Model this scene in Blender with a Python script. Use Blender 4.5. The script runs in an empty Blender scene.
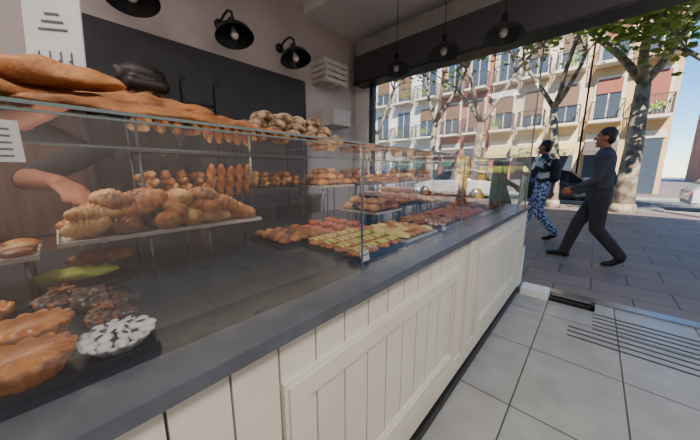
import bpy, math, random
import numpy as np
from mathutils import Vector, Matrix
random.seed(7); np.random.seed(7)
sc=bpy.context.scene
COL=sc.collection
pi=math.pi
def lin(c):
    c=c/255.0
    return c/12.92 if c<=0.04045 else ((c+0.055)/1.055)**2.4
def rgb(r,g,b): return (lin(r),lin(g),lin(b),1)
# ---------------------------------------------------------------- materials
def mat(name,c,rough=0.6,metal=0.0,c2=None,scale=8,bump=0.0,bscale=None,coat=0.0,spec=0.5,lo=.35,hi=.65,kind='noise',emit=0,detail=4,stretch=None):
    m=bpy.data.materials.new(name); m.use_nodes=True
    nt=m.node_tree; N=nt.nodes; L=nt.links
    b=N['Principled BSDF']
    b.inputs['Base Color'].default_value=c
    b.inputs['Roughness'].default_value=rough
    b.inputs['Metallic'].default_value=metal
    b.inputs['Coat Weight'].default_value=coat
    b.inputs['Specular IOR Level'].default_value=spec
    tc=N.new('ShaderNodeTexCoord'); src=tc.outputs['Object']
    if stretch:
        mp=N.new('ShaderNodeMapping'); mp.inputs['Scale'].default_value=stretch
        L.new(src,mp.inputs['Vector']); src=mp.outputs['Vector']
    if c2 is None:
        c2=(c[0]*.86,c[1]*.86,c[2]*.86,1)
    if kind=='voronoi':
        t=N.new('ShaderNodeTexVoronoi'); t.inputs['Scale'].default_value=scale; out=t.outputs['Distance']
    else:
        t=N.new('ShaderNodeTexNoise'); t.inputs['Scale'].default_value=scale; t.inputs['Detail'].default_value=detail; out=t.outputs['Fac']
    L.new(src,t.inputs['Vector'])
    r=N.new('ShaderNodeValToRGB'); r.color_ramp.elements[0].position=lo; r.color_ramp.elements[1].position=hi
    r.color_ramp.elements[0].color=c; r.color_ramp.elements[1].color=c2
    L.new(out,r.inputs['Fac']); L.new(r.outputs['Color'],b.inputs['Base Color'])
    if bump>0:
        t2=N.new('ShaderNodeTexNoise'); t2.inputs['Scale'].default_value=bscale or scale*3; t2.inputs['Detail'].default_value=4
        L.new(src,t2.inputs['Vector'])
        bp=N.new('ShaderNodeBump'); bp.inputs['Strength'].default_value=bump; bp.inputs['Distance'].default_value=0.01
        L.new(t2.outputs['Fac'],bp.inputs['Height']); L.new(bp.outputs['Normal'],b.inputs['Normal'])
    if emit>0:
        b.inputs['Emission Color'].default_value=c; b.inputs['Emission Strength'].default_value=emit
    return m
def tilemat(name,c1,c2,mortar,w,h,ox,oy,rough=.35,ms=.006,offset=0.0,var=5,bump=.3):
    m=bpy.data.materials.new(name); m.use_nodes=True
    nt=m.node_tree; N=nt.nodes; L=nt.links; b=N['Principled BSDF']
    g=N.new('ShaderNodeNewGeometry')
    mp=N.new('ShaderNodeMapping'); mp.inputs['Location'].default_value=(-ox,-oy,0)
    L.new(g.outputs['Position'],mp.inputs['Vector'])
    t=N.new('ShaderNodeTexBrick'); t.offset=offset; t.squash=1
    t.inputs['Scale'].default_value=1; t.inputs['Brick Width'].default_value=w; t.inputs['Row Height'].default_value=h
    t.inputs['Mortar Size'].default_value=ms; t.inputs['Mortar Smooth'].default_value=.1
    t.inputs['Color1'].default_value=c1; t.inputs['Color2'].default_value=c2; t.inputs['Mortar'].default_value=mortar
    L.new(mp.outputs['Vector'],t.inputs['Vector'])
    n=N.new('ShaderNodeTexNoise'); n.inputs['Scale'].default_value=var; n.inputs['Detail'].default_value=6
    L.new(g.outputs['Position'],n.inputs['Vector'])
    r=N.new('ShaderNodeValToRGB'); r.color_ramp.elements[0].color=(.84,.84,.84,1); r.color_ramp.elements[1].color=(1.06,1.06,1.06,1)
    r.color_ramp.elements[0].position=.3; r.color_ramp.elements[1].position=.7
    L.new(n.outputs['Fac'],r.inputs['Fac'])
    mx=N.new('ShaderNodeMix'); mx.data_type='RGBA'; mx.blend_type='MULTIPLY'; mx.inputs[0].default_value=1
    L.new(t.outputs['Color'],mx.inputs[6]); L.new(r.outputs['Color'],mx.inputs[7])
    L.new(mx.outputs[2],b.inputs['Base Color'])
    b.inputs['Roughness'].default_value=rough
    bp=N.new('ShaderNodeBump'); bp.invert=True; bp.inputs['Strength'].default_value=bump; bp.inputs['Distance'].default_value=.005
    L.new(t.outputs['Fac'],bp.inputs['Height']); L.new(bp.outputs['Normal'],b.inputs['Normal'])
    return m
def glassmat(name,tint=(.96,.98,.97,1),haze=0.0,mult=1.6,add=.02,wavy=0):
    m=bpy.data.materials.new(name); m.use_nodes=True
    nt=m.node_tree; N=nt.nodes; L=nt.links
    for n in list(N):
        if n.type!='OUTPUT_MATERIAL': N.remove(n)
    out=[n for n in N if n.type=='OUTPUT_MATERIAL'][0]
    tr=N.new('ShaderNodeBsdfTransparent'); tr.inputs['Color'].default_value=tint
    gl=N.new('ShaderNodeBsdfGlossy'); gl.inputs['Roughness'].default_value=.015
    g=N.new('ShaderNodeNewGeometry')
    mr=N.new('ShaderNodeMapRange'); mr.inputs['To Min'].default_value=1.6; mr.inputs['To Max'].default_value=1/1.6
    L.new(g.outputs['Backfacing'],mr.inputs['Value'])
    fr=N.new('ShaderNodeFresnel'); L.new(mr.outputs['Result'],fr.inputs['IOR'])
    mul=N.new('ShaderNodeMath'); mul.operation='MULTIPLY_ADD'; mul.inputs[1].default_value=mult; mul.inputs[2].default_value=add; mul.use_clamp=True
    L.new(fr.outputs['Fac'],mul.inputs[0])
    mx=N.new('ShaderNodeMixShader'); L.new(mul.outputs[0],mx.inputs[0]); L.new(tr.outputs[0],mx.inputs[1]); L.new(gl.outputs[0],mx.inputs[2])
    last=mx
    if wavy:
        t=N.new('ShaderNodeTexNoise'); t.inputs['Scale'].default_value=2.2; L.new(g.outputs['Position'],t.inputs['Vector'])
        bp=N.new('ShaderNodeBump'); bp.inputs['Strength'].default_value=wavy; bp.inputs['Distance'].default_value=.02
        L.new(t.outputs['Fac'],bp.inputs['Height']); L.new(bp.outputs['Normal'],gl.inputs['Normal'])
    if haze>0:
        df=N.new('ShaderNodeBsdfDiffuse'); df.inputs['Color'].default_value=(.75,.75,.8,1)
        m2=N.new('ShaderNodeMixShader'); m2.inputs[0].default_value=haze
        L.new(mx.outputs[0],m2.inputs[1]); L.new(df.outputs[0],m2.inputs[2]); last=m2
    L.new(last.outputs[0],out.inputs['Surface'])
    return m
M={}
M['wall']=mat('plaster_wall',rgb(200,187,182),.85,c2=rgb(192,179,174),scale=3,bump=.05,bscale=60)
M['white']=mat('white_plaster',rgb(238,236,234),.8,c2=rgb(230,228,226),scale=3)
M['board']=mat('blackboard',rgb(52,50,56),.65,c2=rgb(60,58,64),scale=6)
M['cream']=mat('cream_paint',rgb(222,217,202),.42,c2=rgb(214,208,192),scale=5,bump=.03,bscale=40)
M['groove']=mat('panel_groove',rgb(120,114,100),.8)
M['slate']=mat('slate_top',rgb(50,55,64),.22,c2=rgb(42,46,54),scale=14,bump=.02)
M['slate_lip_reflect']=mat('slate_lip_reflect',rgb(88,92,100),.25,c2=rgb(78,82,90),scale=14,bump=.02)  # lighter than the slab: reflected light put into the lip colour
M['black']=mat('black_metal',rgb(22,22,24),.4)
M['darkgrey']=mat('dark_grey_metal',rgb(66,65,68),.5)
M['steel']=mat('brushed_steel',rgb(160,162,165),.3,metal=.9)
M['glass']=glassmat('clear_glass',tint=(.90,.92,.93,1),mult=2.1,add=.035)
M['wglass']=glassmat('window_glass',(.92,.94,.97,1),haze=.16,mult=1.6,add=.05)  # pale diffuse veil mixed in to stand for hazy reflections on the pane
M['gedge']=mat('glass_edge',rgb(112,128,128),.2)
M['floor']=tilemat('floor_tile',rgb(166,167,166),rgb(156,158,158),rgb(80,80,80),.45,.62,-.19-.9,1.44-3.1,rough=.25,ms=.004)
M['pave']=tilemat('paving',rgb(136,120,112),rgb(120,106,101),rgb(74,68,65),.6,.4,.1,3.2,rough=.6,ms=.007,offset=.5,var=2)
M['asphalt']=mat('asphalt',rgb(105,104,106),.9,c2=rgb(90,90,94),scale=4,bump=.2,bscale=80)
M['stone']=mat('kerb_stone',rgb(160,158,152),.8)
M['gold']=mat('pastry_golden',rgb(208,138,64),.42,c2=rgb(150,82,32),scale=28,bump=.35,bscale=90,coat=.25)
M['tgold']=mat('tart_golden',rgb(214,140,62),.42,c2=rgb(160,86,34),scale=30,bump=.12,bscale=160,coat=.3)
M['brown']=mat('pastry_brown',rgb(172,102,48),.42,c2=rgb(106,58,26),scale=30,bump=.4,bscale=90,coat=.3)
M['pale']=mat('pastry_pale',rgb(222,176,114),.55,c2=rgb(190,130,70),scale=26,bump=.3,bscale=90)
M['crust']=mat('bread_crust',rgb(192,128,70),.6,c2=rgb(112,62,30),scale=18,bump=.8,bscale=45,lo=.3,hi=.7)
M['flour']=mat('floured_roll',rgb(190,162,128),.8,c2=rgb(104,72,48),scale=30,bump=.5,lo=.38,hi=.6)
M['choc']=mat('pastry_chocolate',rgb(84,52,38),.35,c2=rgb(50,30,24),scale=30,bump=.4,coat=.3)
M['icing']=mat('icing',rgb(240,238,236),.4,c2=rgb(220,214,208),scale=22,bump=.15,bscale=70,coat=.2)
M['custard']=mat('custard',rgb(230,150,64),.28,c2=rgb(188,98,34),scale=34,bump=.1,bscale=100,coat=.5)
M['red']=mat('strawberry_glaze',rgb(200,54,52),.25,c2=rgb(222,112,106),scale=24,coat=.6,bump=.3)
M['pink']=mat('pink_paper',rgb(232,128,122),.6)
M['cream2']=mat('pastry_cream',rgb(240,222,150),.4,c2=rgb(228,200,110),scale=20,bump=.2)
M['green']=mat('green_pistachio',rgb(150,170,60),.5,c2=rgb(196,196,74),scale=14)
M['tray']=mat('dark_tray',rgb(50,48,52),.3,c2=rgb(40,38,42),scale=10)
M['lighttray']=mat('card_tray',rgb(206,200,188),.5)
M['yellow']=mat('yellow_ceramic',rgb(222,180,60),.35)
M['paper']=mat('paper_card',rgb(220,219,218),.7)
M['ink']=mat('print_ink',rgb(92,92,98),.7)
M['bark']=mat('plane_tree_bark',rgb(178,162,140),.9,c2=rgb(104,92,78),scale=5,bump=.4,bscale=20)
M['leaf']=mat('leaf',rgb(104,138,44),.6,c2=rgb(150,168,62),scale=1.5)
M['skin']=mat('skin',rgb(168,110,82),.5,c2=rgb(156,98,72),scale=10)
M['hair']=mat('hair',rgb(46,33,30),.5,c2=rgb(26,19,18),scale=40,bump=.3,stretch=(1,1,.2))
M['eye']=mat('eye',rgb(235,235,235),.2); M['iris']=mat('iris',rgb(40,28,20),.2)
M['lip']=mat('lips',rgb(150,80,72),.5)
M['bulb']=mat('bulb_glass',rgb(244,240,232),.15)
M['wood']=mat('walnut_wood',rgb(112,78,60),.5,c2=rgb(84,56,44),scale=5,stretch=(1,6,.6))
M['crate']=mat('crate_wood',rgb(214,208,202),.7,c2=rgb(196,188,180),scale=12,stretch=(1,6,1))
# ---------------------------------------------------------------- mesh builder
class MB:
    def __init__(s): s.v=[]; s.f=[]; s.m=[]; s.sm=[]; s.mats=[]
    def mi(s,k):
        mm=M[k] if isinstance(k,str) else k
        if mm not in s.mats: s.mats.append(mm)
        return s.mats.index(mm)
    def add(s,vs,fs,k,smooth=False):
        o=len(s.v); s.v.extend([tuple(map(float,p)) for p in vs]); i=s.mi(k)
        for f in fs: s.f.append(tuple(o+a for a in f)); s.m.append(i); s.sm.append(smooth)
    def box(s,c,d,k,rot=None):
        x,y,z=d[0]/2,d[1]/2,d[2]/2
        vs=[Vector(p) for p in [(-x,-y,-z),(x,-y,-z),(x,y,-z),(-x,y,-z),(-x,-y,z),(x,-y,z),(x,y,z),(-x,y,z)]]
        if rot is not None: vs=[rot@p for p in vs]
        vs=[p+Vector(c) for p in vs]
        s.add(vs,[(0,3,2,1),(4,5,6,7),(0,1,5,4),(1,2,6,5),(2,3,7,6),(3,0,4,7)],k)
    def bx(s,x0,x1,y0,y1,z0,z1,k): s.box(((x0+x1)/2,(y0+y1)/2,(z0+z1)/2),(x1-x0,y1-y0,z1-z0),k)
    def grid(s,P,k,cu=False,cv=True,caps=True,smooth=True):
        P=np.asarray(P); n,m=P.shape[:2]; fs=[]
        for i in range(n if cu else n-1):
            for j in range(m if cv else m-1):
                a=i*m+j; b=i*m+(j+1)%m; c=((i+1)%n)*m+(j+1)%m; d=((i+1)%n)*m+j
                fs.append((a,b,c,d))
        if caps and cv and not cu:
            fs.append(tuple(reversed(range(m)))); fs.append(tuple((n-1)*m+j for j in range(m)))
        s.add(P.reshape(-1,3),fs,k,smooth)
    def tube(s,pts,rs,k,seg=8,smooth=True):
        pts=[Vector(p) for p in pts]
        if not hasattr(rs,'__len__'): rs=[rs]*len(pts)
        P=[]; ref=None
        for i,p in enumerate(pts):
            t=(pts[min(i+1,len(pts)-1)]-pts[max(i-1,0)]).normalized()
            if ref is None:
                ref=Vector((0,0,1)) if abs(t.z)<.9 else Vector((1,0,0))
            a=t.cross(ref).normalized(); b=t.cross(a).normalized()
            P.append([p+rs[i]*(math.cos(2*pi*j/seg)*a-math.sin(2*pi*j/seg)*b) for j in range(seg)])
        s.grid([[tuple(q) for q in r] for r in P],k,smooth=smooth)
    def lathe(s,c,prof,k,seg=20,mx=None,smooth=True,caps=False):
        P=[]
        for r,z in prof:
            row=[]
            for j in range(seg):
                q=Vector((r*math.cos(2*pi*j/seg),r*math.sin(2*pi*j/seg),z))
                if mx is not None: q=mx@q
                row.append(tuple(q+Vector(c)))
            P.append(row)
        s.grid(P,k,caps=caps,smooth=smooth)
    def build(s,name,parent=None):
        A=np.array(s.v); lo=A.min(0); hi=A.max(0)
        o=Vector(((lo[0]+hi[0])/2,(lo[1]+hi[1])/2,lo[2]))
        me=bpy.data.meshes.new(name)
        me.from_pydata([tuple(Vector(p)-o) for p in s.v],[],s.f)
        for mm in s.mats: me.materials.append(mm)
        me.polygons.foreach_set('material_index',s.m); me.polygons.foreach_set('use_smooth',s.sm)
        me.update()
        ob=bpy.data.objects.new(name,me); COL.objects.link(ob); ob.location=o
        if parent: ob.parent=parent
        return ob
def empty(name,loc=(0,0,0)):
    e=bpy.data.objects.new(name,None); e.location=loc; COL.objects.link(e); return e
# ---------------------------------------------------------------- room shell
XW=-2.75; YF=3.12; ZC=3.1
b=MB(); b.bx(XW-.15,2.75,-3.1,3.2,-.2,0,'floor'); b.build('floor')
b=MB(); b.bx(XW-.15,XW,-3.1,YF,0,ZC,'wall'); b.build('wall_left')
b=MB(); b.bx(2.75,2.9,-3.1,3.3,0,ZC,'wall'); b.build('wall_right')
b=MB(); b.bx(XW,2.75,-3.25,-3.1,0,ZC,'wall'); b.build('wall_back')
b=MB(); b.bx(XW-.15,2.9,-3.25,3.3,ZC,ZC+.15,'white'); b.bx(XW,2.75,2.2,YF-.01,ZC-.1,ZC-.002,'white'); b.build('ceiling')
b=MB()
b.bx(XW-.15,-2.52,YF,3.3,0,ZC,'white'); b.bx(-2.52,1.75,YF,3.3,2.75,ZC,'white')
b.bx(-2.52,-.47,YF,3.3,0,.42,'white'); b.bx(1.75,2.75,YF,3.3,0,ZC,'white'); b.build('wall_front')
b=MB(); b.bx(-2.6,2.7,2.92,YF-.003,2.38,2.72,'darkgrey'); b.bx(-2.6,2.7,2.90,YF-.003,2.36,2.385,'black')
b.bx(-2.6,2.7,2.95,YF-.003,2.72,2.9,'stone'); b.build('shutter_housing')
b=MB(); b.add([(-2.5,3.2,.45),(-.5,3.2,.45),(-.5,3.2,2.74),(-2.5,3.2,2.74)],[(0,1,2,3)],'wglass')
b.bx(-2.52,-2.46,3.16,3.24,.42,2.75,'darkgrey'); b.bx(-2.46,-.47,3.16,3.24,.42,.47,'darkgrey'); b.bx(-.505,-.495,3.19,3.21,.47,2.75,'gedge')
b.build('window_1')
b=MB(); b.bx(-.47,1.75,3.2,3.32,-.02,.012,'steel'); b.build('trim_threshold')
b=MB(); b.bx(-.42,-.2,2.98,3.14,.0,.075,'white'); b.build('trim_sill_block')
b=MB(); b.bx(-.19,.13,3.0,3.03,.0,.03,'black'); b.bx(-.19,.13,3.07,3.10,.0,.03,'black'); b.bx(.1,.13,3.0,3.1,0,.05,'black'); b.bx(-.19,.13,3.03,3.07,0,.008,'steel'); b.build('door_track')
b=MB()
for i in range(8):
    y=2.42+i*.075; b.bx(-.02 if i<3 else .12,1.5,y,y+.014,0,.004,'darkgrey')
b.build('dark_floor_bands')  # thin dark bands laid across the entry floor
b=MB(); b.bx(XW,XW+.02,-3.1,YF,0,.1,'white'); b.build('baseboard_left')
M['ext']=mat('exterior_render',rgb(206,192,166),.85)
b=MB(); b.bx(-16,16,-8,3.3,3.27,8.0,'ext')
for i in range(10):
    b.bx(-15+i*3,-13.8+i*3,3.3,3.34,4.4,6.2,'darkgrey')
b.bx(-16,-2.92,3.0,3.3,0,3.27,'ext'); b.bx(2.92,16,3.0,3.3,0,3.27,'ext'); b.build('upper_floors_sun_block')  # unseen block over the shop, sized so its shadow covers the near sidewalk
# ---------------------------------------------------------------- blackboard, cabinets, wall lamps, crates
b=MB(); b.bx(XW+.001,XW+.03,.20,2.17,.95,2.27,'board'); b.build('blackboard_panel')
b=MB(); b.bx(XW+.03,-2.4,.2,2.1,.001,.9,'darkgrey'); b.bx(XW+.03,-2.36,.18,2.14,.9,.94,'slate')
for i in range(3): b.bx(-2.4,-2.385,.24+i*.62,.80+i*.62,.1,.85,'black'); b.bx(-2.385,-2.37,.72+i*.62,.74+i*.62,.5,.65,'steel')
b.build('back_worktop')
b=MB(); b.bx(XW+.03,-2.34,-2.3,.14,.06,1.60,'wood'); b.bx(XW+.03,-2.36,-2.28,.12,.001,.06,'black'); b.bx(XW+.02,-2.32,-2.32,.16,1.60,1.63,'wood')
for i in range(4):
    y=-2.28+i*.6
    b.bx(-2.34,-2.32,y+.01,y+.59,.1,.82,'wood'); b.bx(-2.34,-2.32,y+.01,y+.59,.84,1.57,'wood')
    b.bx(-2.32,-2.30,y+.52,y+.535,.6,.76,'steel'); b.bx(-2.32,-2.30,y+.52,y+.535,.9,1.06,'steel')
b.build('wall_darkening_cabinet')  # brown unit added to darken the wall seen behind the case
def wall_lamp(y,z=2.38):
    b=MB()
    rx=Matrix.Rotation(pi/2,3,'Y')
    b.lathe((XW+.002,y,z+.16),[(0,0),(.045,0),(.045,.02),(.02,.03),(0,.03)],'black',mx=rx)
    b.tube([(XW+.02,y,z+.16),(XW+.1,y,z+.2),(XW+.2,y,z+.21),(XW+.27,y,z+.17),(XW+.285,y,z+.1)],.011,'black')
    tilt=Matrix.Rotation(-.28,3,'Y')
    c=(XW+.29,y,z)
    b.lathe(c,[(.001,.13),(.03,.125),(.034,.08),(.05,.07),(.1,.045),(.14,.01),(.155,-.03),(.16,-.035)],'black',seg=28,mx=tilt)
    b.lathe(c,[(.158,-.034),(.15,-.028),(.135,.005),(.095,.038),(.04,.06),(.001,.065)],'black',seg=28,mx=tilt)
    b.lathe(c,[(.001,.055),(.018,.05),(.02,.02),(.032,-.005),(.034,-.025),(.022,-.045),(.001,-.052)],'bulb',seg=14,mx=tilt)
    b.build('wall_lamp')
for y in (.5,1.2,1.84): wall_lamp(y)
def crate(y0,z0,dy=.36,dz=.26,dx=.26):
    b=MB(); x0=XW+.002; x1=x0+dx
    for xx in (x0,x1-.02):
        for yy in (y0,y0+dy-.02): b.bx(xx,xx+.02,yy,yy+.02,z0,z0+dz,'crate')
    n=4
    for i in range(n):
        z=z0+.008+i*(dz-.016-.045)/(n-1)
        b.bx(x0+.02,x1-.02,y0-.008,y0,z,z+.045,'crate'); b.bx(x0+.02,x1-.02,y0+dy,y0+dy+.008,z,z+.045,'crate')
        b.bx(x1,x1+.008,y0,y0+dy,z,z+.045,'crate')
    for i in range(5):
        y=y0+.02+i*(dy-.04-.05)/4; b.bx(x0,x0+.008,y,y+.05,z0,z0+dz,'crate')
    for i in range(3):
        b.bx(x0+.01,x1-.01,y0+.02+i*.12,y0+.1+i*.12,z0,z0+.01,'crate')
    b.build('wooden_crate')
crate(2.3,2.26); crate(2.42,1.78,dy=.3,dz=.2)
def pendant(x,y,z):
    b=MB(); b.tube([(x,y,z+.1),(x,y,ZC-.1)],.004,'black',seg=6); b.lathe((x,y,ZC-.13),[(0.001,.03),(.05,.03),(.05,.0),(.001,-.01)],'black')
    b.lathe((x,y,z),[(.001,.12),(.022,.12),(.025,.06),(.06,.045),(.12,.01),(.15,-.035),(.153,-.04)],'black',seg=24)
    b.lathe((x,y,z),[(.15,-.038),(.118,.004),(.055,.038),(.001,.05)],'darkgrey',seg=24)
    b.lathe((x,y,z),[(.001,.04),(.02,.03),(.032,-.01),(.02,-.04),(.001,-.045)],'bulb',seg=12)
    for a in range(8):
        t=a*pi/4; b.tube([(x+.15*math.cos(t),y+.15*math.sin(t),z-.038),(x+.1*math.cos(t),y+.1*math.sin(t),z-.08),(x,y,z-.095)],.0025,'black',seg=5)
    b.build('pendant_lamp')
pendant(-.68,2.55,2.3); pendant(-1.17,2.55,2.3); pendant(-1.68,2.55,2.28)
# ---------------------------------------------------------------- counter
CX=-.46; Y0=-1.2; Y1=3.05; ZT=.88; XB=-1.6; GX=-.53
b=MB()
b.bx(XB,CX-.02,Y0,Y1,.1,ZT-.03,'groove')
bw=.105
off=.277-math.floor((.277-Y0)/bw)*bw-bw
y=off
while y<Y1:
    a=max(y+.0025,Y0); c=min(y+bw-.0025,Y1)
    if c>a: b.bx(CX-.02,CX-.006,a,c,.1,ZT-.03,'cream')
    y+=bw
b.bx(CX-.02,CX+.002,Y0,Y1,.06,.16,'cream')
def frame(y0,y1,z0,z1,w=.055):
    for (ya,yb,za,zb) in ((y0,y1,z1-w,z1),(y0,y1,z0,z0+w),(y0,y0+w,z0+w,z1-w),(y1-w,y1,z0+w,z1-w)):
        b.bx(CX-.006,CX+.012,ya,yb,za,zb,'cream')
    g=.012
    for (ya,yb,za,zb) in ((y0+w,y1-w,z1-w-g,z1-w),(y0+w,y1-w,z0+w,z0+w+g),(y0+w,y0+w+g,z0+w+g,z1-w-g),(y1-w-g,y1-w,z0+w+g,z1-w-g)):
        b.bx(CX-.006,CX+.004,ya,yb,za,zb,'cream')
    o=.01
    for (ya,yb,za,zb) in ((y0-o,y1+o,z1,z1+o),(y0-o,y1+o,z0-o,z0),(y0-o,y0,z0,z1),(y1,y1+o,z0,z1)):
        b.bx(CX-.006,CX+.006,ya,yb,za,zb,'cream')
frame(.29,1.33,.19,.72); frame(1.66,2.82,.19,.72); frame(-1.05,-.12,.19,.72)
b.bx(CX-.006,CX+.01,1.45,1.53,.16,ZT-.03,'cream')
b.bx(CX-.02,CX+.01,2.97,Y1,.06,ZT-.03,'cream')
b.bx(XB,CX-.02,Y0-.01,Y0,.06,ZT-.03,'cream'); b.bx(XB,CX-.02,Y1,Y1+.01,.06,ZT-.03,'cream')
b.bx(XB+.03,CX-.01,Y0,Y1,0,.1,'black'); b.bx(CX-.01,CX+.018,Y0,Y1,0,.05,'black')  # black front strip stands in for the shadow on the floor beside the counter
b.bx(XB-.02,GX,Y0-.02,Y1+.02,ZT-.03,ZT,'slate'); b.bx(GX,CX+.03,Y0-.02,Y1+.02,ZT-.03,ZT,'slate_lip_reflect')
b.build('bakery_counter')
# glass case
GB=-1.25; ZG=1.285
b=MB()
joints=[Y0,-.3,.64,1.5,2.3,Y1]
for a,c in zip(joints[:-1],joints[1:]):
    b.add([(GX,a+.002,ZT+.002),(GX,c-.002,ZT+.002),(GX,c-.002,ZG-.006),(GX,a+.002,ZG-.006)],[(0,1,2,3)],'glass')
    b.add([(GB,a+.002,ZG),(GX+.004,a+.002,ZG),(GX+.004,c-.002,ZG),(GB,c-.002,ZG)],[(0,1,2,3)],'glass')
for yy,w in ((-.3,.003),(.64,.003),(1.5,.003),(2.3,.003),(Y1,.006),(Y0,.006)):
    b.bx(GX-.006,GX+.001,yy-w/2,yy+w/2,ZT,ZG-.008,'gedge')
b.bx(GX+.004,GX+.006,Y0,Y1,ZG-.003,ZG+.002,'gedge'); b.bx(GX-.004,GX+.001,Y0,Y1,ZG-.011,ZG-.008,'gedge')
b.bx(GB-.006,GB,Y0,Y1,ZG-.004,ZG+.004,'gedge')
for yy in (Y0+.01,Y1-.01):
    b.add([(GB,yy,ZT),(GX,yy,ZT),(GX,yy,ZG-.006),(GB,yy,ZG-.006)],[(0,1,2,3)],'glass')
for yy in (-.3,.64,1.5,2.3,Y1-.02,Y0+.02):
    b.tube([(GB+.01,yy,ZT),(GB+.01,yy,ZG-.004)],.006,'darkgrey',seg=8)
b.build('glass_display_case')
# ---------------------------------------------------------------- pastries
def R(a): return random.uniform(-a,a)
def xf(P,pos,yaw=0,pitch=0,roll=0):
    m=(Matrix.Rotation(yaw,3,'Z')@Matrix.Rotation(pitch,3,'Y')@Matrix.Rotation(roll,3,'X'))
    return np.asarray(P)@np.array(m).T+np.array(pos)
def croissant(b,pos,L=.14,r=.03,k='gold',yaw=0,roll=0,pitch=0,arc=2.0):
    n,m=33,10; rad=L/arc; P=[]
    for i in range(n):
        t=i/(n-1); ph=(t-.5)*arc; c=np.array([rad*math.sin(ph),rad*(math.cos(ph)-1)+.01,0])
        s=abs(t-.5)*2
        saw=((1-s)*4.2)%1
        rr=r*(max(0,1-s**1.7)**.75)*(.78+.32*saw)+.004
        nr=np.array([math.sin(ph),math.cos(ph),0])
        P.append([c+rr*(math.cos(2*pi*j/m)*nr+np.array([0,0,.85*math.sin(2*pi*j/m)])) for j in range(m)])
    b.grid(xf(P,pos,yaw,pitch,roll),k)
def bun(b,pos,r=.04,h=.7,k='gold',yaw=0,el=1.0,seg=14,tl=.15):
    P=[];ph0=random.random()*6
    for i in range(9):
        th=-pi/2+pi*i/8*1.0
        row=[]
        for j in range(seg):
            a=2*pi*j/seg; w=1+.06*math.sin(3*a+ph0)+.04*math.sin(5*a+2*ph0)
            z=math.sin(th); 
            row.append([r*el*w*math.cos(th)*math.cos(a)+1e-5*math.cos(a),r*w*math.cos(th)*math.sin(a)+1e-5*math.sin(a),r*h*(z if z>0 else z*.5)])
        P.append(row)
    b.grid(xf(P,pos,yaw,R(tl),R(tl)),k)
def twist(b,pos,L=.2,r=.016,k='gold',yaw=0,pitch=0,roll=0,tw=9):
    n,m=26,10;P=[]
    for i in range(n):
        t=i/(n-1); e=(1-abs(2*t-1)**6)**.5*.9+.1
        row=[]
        for j in range(m):
            a=2*pi*j/m; rr=r*e*(1+.28*math.cos(2*(a)+tw*t*2))
            row.append([(t-.5)*L,rr*math.cos(a),rr*math.sin(a)])
        P.append(row)
    b.grid(xf(P,pos,yaw,pitch,roll),k)
def loaf(b,pos,L=.3,r=.04,k='crust',yaw=0,h=.6,pitch=0,slash=5,bend=0.0,wid=1):
    n,m=48,18;P=[]; q0=random.random()*6
    for i in range(n):
        t=i/(n-1); e=max(0,1-abs(2*t-1)**2.6)**.55
        rr=r*e+.002; s=1+.10*math.sin(t*slash*2*pi)*e
        row=[]
        for j in range(m):
            a=2*pi*j/m; up=math.sin(a)
            lum=1+.07*math.sin(11*t+3*a+q0)+.05*math.sin(23*t-5*a+q0)
            row.append([(t-.5)*L,rr*wid*math.cos(a)*lum+bend*math.sin(t*pi),rr*h*lum*(up*s if up>0 else up*.5)])
        P.append(row)
    b.grid(xf(P,pos,yaw,pitch),k)
def tart(b,pos,r=.06,h=.03,n=12,rim='gold',fill='custard',dome=.01,yaw=0,depth=.16):
    seg=n*8
    def ring(rad,z,am,zam=0):
        return [[rad*(1+am*abs(math.sin(n*a/2))-am*.5)*math.cos(a),rad*(1+am*abs(math.sin(n*a/2))-am*.5)*math.sin(a),z+zam*abs(math.sin(n*a/2))] for a in [2*pi*j/seg for j in range(seg)]]
    P=[ring(r*.7,0,depth*.5),ring(r*.85,h*.4,depth),ring(r,h*.85,depth),ring(r*1.0,h*1.1,depth,.004),ring(r*.9,h*1.15,depth,.007),ring(r*.78,h*.95,depth*.8,.005)]
    b.grid(xf(P,pos,yaw),rim,caps=False)
    b.add(xf(P[0],pos,yaw),[tuple(reversed(range(seg)))],rim)
    P=[ring(r*.82,h*.96,depth*.7,.005),ring(r*.6,h*.98+dome*.5,depth*.5,.006),ring(r*.35,h*.95+dome,depth*.3,.004),ring(r*.1,h*.8+dome,0),ring(r*.001,h*.75+dome,0)]
    b.grid(xf(P,pos,yaw),fill,caps=False)
def cake(b,pos,r=.058,h=.05,n=12,yaw=0,k='tgold',top='custard'):
    # fluted shell (vertical scallops) with thin raised rim and gently domed baked top
    seg=n*10
    def ring(f,z,am,zr):
        row=[]
        for j in range(seg):
            a=2*pi*j/seg; w=abs(math.sin(n*a/2))**.8
            row.append([r*f*(1-am+am*w)*math.cos(a),r*f*(1-am+am*w)*math.sin(a),z+zr*w])
        return row
    P=[ring(.66,0,.10,0),ring(.78,h*.3,.13,0),ring(.92,h*.62,.15,0),ring(1.0,h*.82,.17,.001),ring(1.02,h*.90,.17,.002),ring(1.0,h*.95,.17,.003),ring(.95,h*.96,.16,.003),ring(.88,h*.92,.14,.002)]
    b.grid(xf(P,pos,yaw),k,caps=False); b.add(xf(P[0],pos,yaw),[tuple(reversed(range(seg)))],k)
    P=[ring(.90,h*.90,.14,.002),ring(.80,h*.97,.09,.002),ring(.62,h*1.06,.04,.001),ring(.42,h*1.11,.01,0),ring(.2,h*1.13,0,0),ring(.002,h*1.13,0,0)]
    b.grid(xf(P,pos,yaw),top,caps=False)
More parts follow.
